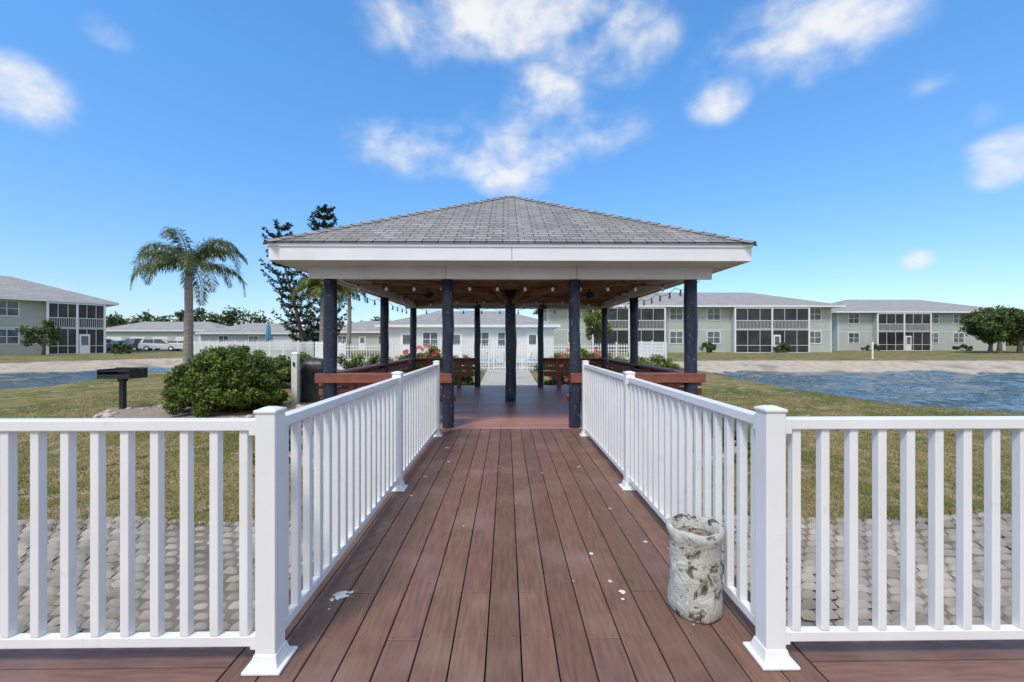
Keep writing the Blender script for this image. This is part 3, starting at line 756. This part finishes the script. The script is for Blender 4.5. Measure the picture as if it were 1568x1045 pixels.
def palm(name,x,y,h,fl,nf=22,tr=.2,tint=(1,1,1),lean=.1):
    z=hz(x,y); e=empty(name,(x,y,z)); mb=MB()
    pts=[(lean*math.sin(t_*2.2),0,h*t_-.2*(t_==0)) for t_ in np.linspace(0,1,14)]
    mb.tube(pts,[tr*(1.25-.35*t_)*(1+.05*math.sin(t_*60)) for t_ in np.linspace(0,1,14)],'palmbark',12)
    tx=pts[-1][0]
    mb.tube([(tx,0,h-.1),(tx,0,h+.35),(tx,0,h+.8)],[tr*.85,tr*.7,.05],'palm',10)
    mb.obj('trunk',e)
    parts=[]
    for k in range(nf):
        a=k*2.39996+rng.random()*.3; u=k/nf
        frond(parts,(tx,0,h+.45),a,1.42-1.25*u+rng.normal()*.12,fl*(.8+.35*rng.random()),2.35+.8*rng.random(),tint=tint)
    V,F,C=join(parts); npmesh('fronds',V,F,'palm',C,e); return e
palm('queen_palm',-17.75,24,5.2,3.8,20,.20,tint=(1.15,1.08,.9),lean=.06)
palm('palm_tree',-13.4,31,4.6,2.6,18,.16,tint=(1.6,1.3,.7))
palm('palm_tree',-14.0,38,5.6,2.2,16,.16,tint=(1.2,1.1,.8))

def norfolk(name,x,y,h,rmax,lean,clear=1.5):
    z=hz(x,y); e=empty(name,(x,y,z)); mb=MB()
    def ax_(t_): return np.array([lean*(t_)+.12*math.sin(t_*7),0,h*t_])
    mb.tube([ax_(t_)-np.array([0,0,.2*(t_==0)]) for t_ in np.linspace(0,1,16)],[.22*(1-t_)+.02 for t_ in np.linspace(0,1,16)],'bark',8)
    Vs=[];Cs=[]; zt=clear; 
    while zt<h-.2:
        t_=zt/h; c_=ax_(t_); rl=rmax*(.35+.65*min(1,(1-t_)*2.2))*(1 if t_>.12 else .7); nb=6; a0=rng.random()*6
        for k in range(nb):
            if rng.random()<.10: continue
            a=a0+k*6.283/nb+rng.normal()*.12; l_=rl*(.65+.6*rng.random())
            prev=c_
            ns=8
            for s in range(1,ns+1):
                u=s/ns; p=c_+np.array([math.cos(a)*l_*u,math.sin(a)*l_*u,-.12*l_*math.sin(u*3.14)+.42*l_*u*u])
                if s in(3,6,8): mb.tube([prev,p],.02*(1.2-u),'bark',4,cap=False); prev=p
                if u>.2:
                    for q in range(14):
                        dd=rng.normal(size=3)*np.array([.8,.8,.4])+np.array([math.cos(a)*.7,math.sin(a)*.7,.55]); dd/=np.linalg.norm(dd)
                        ln=.25*(.7+.6*rng.random()); sd_=np.cross(dd,rng.normal(size=3)); sd_/=np.linalg.norm(sd_); pp=p+rng.normal(size=3)*.07
                        Vs.append([pp,pp+dd*ln*.5+sd_*.06,pp+dd*ln,pp+dd*ln*.5-sd_*.06]); v_=.6+.8*rng.random(); Cs.append([v_,v_,v_])
        zt+=.58+.28*rng.random()
    mb.obj('trunk_and_branches',e)
    V=np.array(Vs).reshape(-1,3); npmesh('needles',V,np.arange(len(V)).reshape(-1,4),'pine',np.array(Cs),e)
norfolk('norfolk_pine',-18.8,40,12.7,1.9,-2.6); norfolk('norfolk_pine',-17.6,41,14.2,2.1,.2)

# ---------------------------------------------------------------- buildings
def hip(mb,x0,x1,y0,y1,ze,zr,o=.8,mat='shingle2',gable=False):
    a,b_,c_,d=(x0-o,y0-o,ze),(x1+o,y0-o,ze),(x1+o,y1+o,ze),(x0-o,y1+o,ze); w=(y1-y0)/2+o; ym=(y0+y1)/2
    ins=0 if gable else w
    r0=(x0-o+ins,ym,zr); r1=(x1+o-ins,ym,zr); sl_=math.hypot(w,zr-ze); Lx=x1-x0+2*o
    mb.face([a,b_,r1,r0],mat,[(0,0),(Lx,0),(Lx-ins,sl_),(ins,sl_)]); mb.face([c_,d,r0,r1],mat,[(0,0),(Lx,0),(Lx-ins,sl_),(ins,sl_)])
    k='siding2' if gable else mat
    mb.face([b_,c_,r1],k,[(0,0),(2*w,0),(w,sl_)]); mb.face([d,a,r0],k,[(0,0),(2*w,0),(w,sl_)])
def shell(e,L_,W,ze,zr,wall='siding',o=.8,gable=False):
    mb=MB(); mb.box(0,L_,0,W,-.3,ze-.035,wall)
    mb.obj('walls',e)
    mb=MB(); hip(mb,0,L_,0,W,ze+.12,zr,o,gable=gable)
    mb.face([(-o,-o,ze-.03),(-o,W+o,ze-.03),(L_+o,W+o,ze-.03),(L_+o,-o,ze-.03)],'wtrim')
    for a in ((-o,L_+o,-o,-o+.04),(-o,L_+o,W+o-.04,W+o)): mb.box(a[0],a[1],a[2],a[3],ze-.1,ze+.115,'wtrim')
    for xx in (-o,L_+o-.04): mb.box(xx,xx+.04,-o+.041,W+o-.041,ze-.1,ze+.115,'wtrim')
    mb.obj('roof',e)
def window(mb,x,z,w=1.5,h=1.4):
    mb.box(x-w/2-.09,x+w/2+.09,-.05,.01,z-.09,z,'wtrim');mb.box(x-w/2-.09,x+w/2+.09,-.05,.01,z+h,z+h+.09,'wtrim')
    mb.box(x-w/2-.09,x-w/2,-.05,.01,z,z+h,'wtrim');mb.box(x+w/2,x+w/2+.09,-.05,.01,z,z+h,'wtrim')
    mb.box(x-.03,x+.03,-.045,.01,z,z+h,'wtrim'); mb.box(x-w/2,x+w/2,-.012,.008,z,z+h,'glass')
    mb.box(x-w/2,x+w/2,-.03,-.013,z+h*.48,z+h*.52,'wtrim')
def porch(mb,x0,x1,ze):
    D_=.9
    mb.box(x0,x1,-D_+.06,-.002,-.1,ze-.11,'screen')
    n=2
    for k in range(n+1):
        xx=x0+(x1-x0)*k/n; mb.box(xx-.09,xx+.09,-D_-.03,-D_+.10,-.1,ze-.12,'wtrim')
    mb.box(x0,x1,-D_-.012,-D_+.08,2.68,2.92,'siding'); mb.box(x0,x1,-D_-.02,-D_+.08,ze-.28,ze-.13,'wtrim')
    mb.box(x0,x1,-D_-.02,-D_+.05,3.85,3.91,'wtrim')
    k=x0+.15
    while k<x1-.1: mb.box(k,k+.028,-D_-.01,-D_+.03,2.92,3.85,'wtrim'); k+=.17
    k=x0
    while k<x1-.3:
        mb.box(k,k+.035,-D_,-D_+.05,.0,2.68,'wtrim'); mb.box(k,k+.035,-D_,-D_+.05,3.91,ze-.28,'wtrim'); k+=(x1-x0)/6
    mb.box(x0,x1,-D_-.002,-D_+.045,.85,.90,'wtrim'); mb.box(x0,x1,-D_-.03,-D_+.1,-.12,.04,'wtrim')
    xm=(x0+x1)/2; mb.box(xm+.15,xm+1.0,-D_-.035,-D_-.004,.06,2.15,'wtrim'); mb.box(xm+.3,xm+.85,-D_-.045,-D_-.036,.95,1.95,'glass')
    for xx in (x0-.05,x1-.05): mb.box(xx,xx+.1,-D_+.1,-.003,-.1,ze-.12,'siding')
def two_storey(name,loc,rot,L_,W,wins,porches,ze=5.6,zr=8.1,o=1.0):
    e=empty(name,loc,rot); shell(e,L_,W,ze,zr,o=o)
    mb=MB()
    for x in wins: window(mb,x,1.15); window(mb,x,4.0)
    mb.obj('windows',e)
    mb=MB()
    for a,b_ in porches: porch(mb,a,b_,ze)
    mb.obj('screened_porches',e)
    mb=MB(); 
    mb.box(0,L_,-.02,-.002,2.74,2.80,'wtrim')
    for a in (0,L_-.12): mb.box(a,a+.12,-.03,-.0025,-.1,ze-.04,'wtrim')
    mb.obj('trim',e)
two_storey('apartment_building',(5,52,-.1),0,35,13,[3.3,15.8,20.4,32.9],[(5.4,14.1),(22.6,31.6)])
two_storey('apartment_building',(48.6,62,-.1),0,25,13,[2.4,14.2,18],[(5.2,13)])
two_storey('apartment_building',(-60.1,30.1,-.1),math.atan2(.81,.586),24,13,[4,16.7],[(19.4,23.8),(7,14)],ze=5.65,zr=8.6)

def low_building(name,loc,rot,L_,W,ze,zr,wall='siding2',gable=False,doors=(),wins=(),garages=()):
    e=empty(name,loc,rot); shell(e,L_,W,ze,zr,wall,o=.5,gable=gable)
    mb=MB()
    for x in wins: window(mb,x,1.0,1.2,1.1)
    for x in doors:
        mb.box(x-.5,x+.5,-.05,.005,0.02,2.1,'wtrim'); mb.box(x-.3,x+.3,-.06,-.051,1.1,1.9,'glass')
    for x in garages:
        for q in range(4): mb.box(x-1.3,x+1.3,-.05,.004,.05+.52*q,.55+.52*q,'wtrim')
    if mb.v: mb.obj('doors_and_windows',e)
low_building('clubhouse',(-10.4,36,-.1),0,14.4,8,2.65,4.2,doors=(2,6.2,12.6),wins=(4,8.3,10.3))
low_building('garage_building',(-72,76,-.1),0,21,9,3.2,5.0,'siding',garages=(3,7,11,15,19))
low_building('garage_building',(-44,62,-.1),.15,15,9,2.5,4.2,'siding',wins=(3,7),garages=(11,))
low_building('bungalow',(-27.5,64,-.1),0,13,9,2.7,4.6,'siding',wins=(3,9),doors=(6,))

# ---------------------------------------------------------------- parking & cars
mb=MB(); mb.face([(-75,60,-.066),(-28,56,-.066),(-28,61,-.066),(-72,74,-.066)],'asph'); mb.obj('parking_lot')
def car(name,x,y,rot,paint,suv=True):
    mb=MB(); w=.9
    if suv: pr=[(-2.3,.35),(-2.3,.95),(-2.15,1.05),(-1.9,1.65),(-1.6,1.72),(.3,1.72),(1.05,1.12),(2.15,.98),(2.3,.75),(2.3,.35)]
    else: pr=[(-2.3,.3),(-2.3,.9),(-1.7,1.0),(-1.1,1.42),(.1,1.42),(.95,.98),(2.1,.85),(2.3,.65),(2.3,.3)]
    def wy(z): return w-(max(0,z-1.0)*.28)
    n=len(pr); a=[(px,-wy(pz),pz) for px,pz in pr]; b_=[(px,wy(pz),pz) for px,pz in pr]
    mb.face(a,paint); mb.face(b_[::-1],paint)
    for k in range(n):
        j=(k+1)%n; 
        g_= (min(pr[k][1],pr[j][1])>.9 and abs(pr[k][1]-pr[j][1])>.3)
        mb.face([a[k],b_[k],b_[j],a[j]],'glass' if g_ else paint)
    top=1.62 if suv else 1.36
    for s in (-1,1):
        q=[(-1.85,1.12),(-1.7,top),(-.7,top),(-.7,1.12)],[(-.6,1.12),(-.6,top),(.2,top),(.75,1.12)]
        for poly in q: mb.face([(px,s*(wy(pz)+.006),pz) for px,pz in poly],'glass')
        for cx_ in (-1.4,1.4):
            mb.tube([(cx_,s*.72,.34),(cx_,s*.93,.34)],.34,'tyre',16); mb.tube([(cx_,s*.9,.34),(cx_,s*.94,.34)],.2,'wtrim',12)
        mb.box(2.25,2.31,s*.75-.15,s*.75+.15,.62,.78,'wtrim')
    o=mb.obj(name,loc=(x,y,-.06)); o.rotation_euler=(0,0,rot); return o
car('parked_car',-59,63.5,1.3,'cwhite'); car('parked_car',-55.3,62.5,1.5,'cgrey',False); car('parked_car',-52.6,62.5,1.45,'cgrey'); car('parked_car',-49.3,61.5,.5,'cwhite'); car('parked_car',-44.6,60.0,.2,'cwhite',False)

# ---------------------------------------------------------------- pool area
mb=MB()
def fence(p,q):
    p=Vector(p);q=Vector(q);d=q-p;ln=d.length;d.normalize(); n=int(ln/.13)
    p.z=hz(p.x,p.y); q.z=hz(q.x,q.y)
    for k in range(n+1):
        c_=p.lerp(q,k/n); r_=.014 if k%18 else .035; top=1.36 if k%18 else 1.44
        mb.box(c_.x-r_,c_.x+r_,c_.y-r_,c_.y+r_,c_.z-.03,c_.z+top,'vinyl')
    for z in (.15,1.05,1.22): mb.beam(p+Vector((0,0,z)),q+Vector((0,0,z)),.03,.04,'vinyl')
fence((-12.5,28,0),(-8,21.3,0)); fence((-8,21.3,0),(-.62,21.3,0)); fence((-.62,21.3,0),(.78,21.3,0)); fence((.78,21.3,0),(8,21.3,0)); fence((8,21.3,0),(10.4,28,0)); fence((-12.5,28,0),(-32.8,45,0)); fence((10.4,28,0),(10.4,36,0))
mb.obj('pool_fence')
mb=MB(); mb.box(-7.9,7.9,21.5,28.3,-.3,-.10,'conc'); mb.box(-12.3,10.2,28.3,35.7,-.3,-.05,'conc')
mb.obj('pool_deck')
mb=MB(); ys_=np.linspace(12.6,21.5,14)
for a,b_ in zip(ys_[:-1],ys_[1:]):
    mb.face([(-.95,a,hz(0,a)+.06),(1.1,a,hz(0,a)+.06),(1.1,b_,hz(0,b_)+.06),(-.95,b_,hz(0,b_)+.06)],'conc')
mb.obj('concrete_path')
mb=MB(); mb.box(-6,6,25.6,34,-.06,-.02,'conc'); mb.box(-5.7,5.7,25.9,33.7,-.019,-.012,'pool'); mb.obj('swimming_pool')
def lounge(x,y,rot):
    mb=MB()
    for s in (-.3,.3):
        mb.beam((s,-.95,.33),(s,.35,.33),.035,.035,'wtrim'); mb.beam((s,.35,.33),(s,.9,.85),.035,.035,'wtrim')
        for yy in (-.85,.3): mb.beam((s,yy,0),(s,yy,.33),.035,.035,'wtrim')
    for k in range(11): mb.beam((-.29,-.9+k*.12,.345),(.29,-.9+k*.12,.345),.095,.012,'blue')
    for k in range(5): mb.beam((-.29,.4+k*.11,.39+k*.105),(.29,.4+k*.11,.39+k*.105),.1,.015,'blue')
    o=mb.obj('lounge_chair',loc=(x,y,-.095)); o.rotation_euler=(0,0,rot)
for x,r_ in ((-3.2,.2),(-1.1,2.9),(.2,3.1),(1.5,3.3),(4.4,0),(-5.4,.1)): lounge(x,23.3,r_)
def umbrella(x,y):
    mb=MB(); mb.tube([(0,0,0),(0,0,3.0)],.025,'wtrim',8); mb.tube([(0,0,.0),(0,0,.08)],[.28,.25],'conc',16)
    pr=[(1.25,.10),(1.6,.17),(2.1,.15),(2.6,.12),(2.95,.03)]
    base=len(mb.v); n=16
    for z,r_ in pr:
        for k in range(n):
            a=6.283*k/n; rr=r_*(1+.3*(k%2)); mb.v.append((rr*math.cos(a),rr*math.sin(a),z))
    for j in range(len(pr)-1):
        for k in range(n): mb.f.append((base+j*n+k,base+j*n+(k+1)%n,base+(j+1)*n+(k+1)%n,base+(j+1)*n+k)); mb.m.append(mb.mi('blue'));mb.uv.append([(0,0)]*4);mb.c.append(1.0)
    mb.obj('closed_umbrella',loc=(x,y,-.06))
umbrella(-20.5,37)

# ---------------------------------------------------------------- park grill
z=hz(-9.15,10.3)
mb=MB(); mb.box(-.05,.05,-.05,.05,-.1,.68,'black')
mb.box(-.07,.07,-.07,.07,.68,.758,'black')
mb.box(-.38,.38,-.25,.25,.76,.78,'black'); mb.box(-.38,.38,.235,.25,.78,1.0,'black'); mb.box(-.38,-.365,-.25,.235,.78,.98,'black'); mb.box(.365,.38,-.25,.235,.78,.98,'black'); mb.box(-.365,.365,-.25,-.238,.78,.86,'black')
for k in range(14): mb.beam((-.34+k*.052,-.28,.94),(-.34+k*.052,.22,.94),.012,.012,'black')
mb.beam((-.36,-.28,.94),(.36,-.28,.94),.015,.015,'black'); mb.beam((-.5,.0,.9),(-.38,.0,.9),.03,.03,'black'); mb.beam((.38,.0,.97),(.5,.0,.97),.03,.03,'black')
mb.obj('park_charcoal_grill',loc=(-9.15,10.3,z),bevel=.004)
z=hz(-5.2,11.6)
mb=MB()
lv=[(0,.36,.27),(.3,.35,.26),(.75,.34,.25),(.82,.37,.27),(1.0,.33,.25),(1.12,.25,.17),(1.16,.12,.08)]
n=28; base=len(mb.v)
for j,(zz,a,b_) in enumerate(lv):
    for k in range(n):
        t_=6.283*k/n; c_,s_=math.cos(t_),math.sin(t_); f=1+.05*math.sin(t_*9+j)*(1 if zz<.8 else .2)
        mb.v.append((a*f*math.copysign(abs(c_)**.4,c_),b_*f*math.copysign(abs(s_)**.4,s_),zz))
for j in range(len(lv)-1):
    for k in range(n): mb.f.append((base+j*n+k,base+j*n+(k+1)%n,base+(j+1)*n+(k+1)%n,base+(j+1)*n+k)); mb.m.append(mb.mi('cover'));mb.uv.append([(0,0)]*4);mb.c.append(1.0)
mb.face([mb.v[base+(len(lv)-1)*n+k] for k in range(n)],'cover')
mb.obj('covered_barbecue_grill',loc=(-5.15,11.6,z),smooth=True)
z=hz(-5.5,11.1)
mb=MB(); mb.box(-.075,.075,-.075,.075,-.1,1.3,'vinyl'); mb.hexa([(-.09,-.09,1.3),(.09,-.09,1.3),(.09,.09,1.3),(-.09,.09,1.3),(-.04,-.04,1.36),(.04,-.04,1.36),(.04,.04,1.36),(-.04,.04,1.36)],'vinyl'); mb.box(-.02,.02,-.11,-.076,1.0,1.1,'black')
mb.obj('white_utility_post',loc=(-5.45,11.1,z),bevel=.006)
mb=MB(); mb.tube([(0,0,-.2),(0,0,1.2),(.05,0,1.3)],.06,'vinyl',10); mb.box(-.15,.15,-.15,.15,-.1,.03,'conc'); mb.obj('white_pipe_marker',loc=(28.2,32.5,-.1))

# ---------------------------------------------------------------- camera
cam=bpy.data.cameras.new('camera'); cam.lens=15; cam.sensor_width=36; cam.clip_end=5000; cam.clip_start=.05
co=bpy.data.objects.new('camera',cam); scene.collection.objects.link(co); co.location=(0,0,1.3); co.rotation_euler=(R(90),0,R(-.75)); scene.camera=co
scene.view_settings.view_transform='Standard'; scene.view_settings.look='None'; scene.view_settings.exposure=0
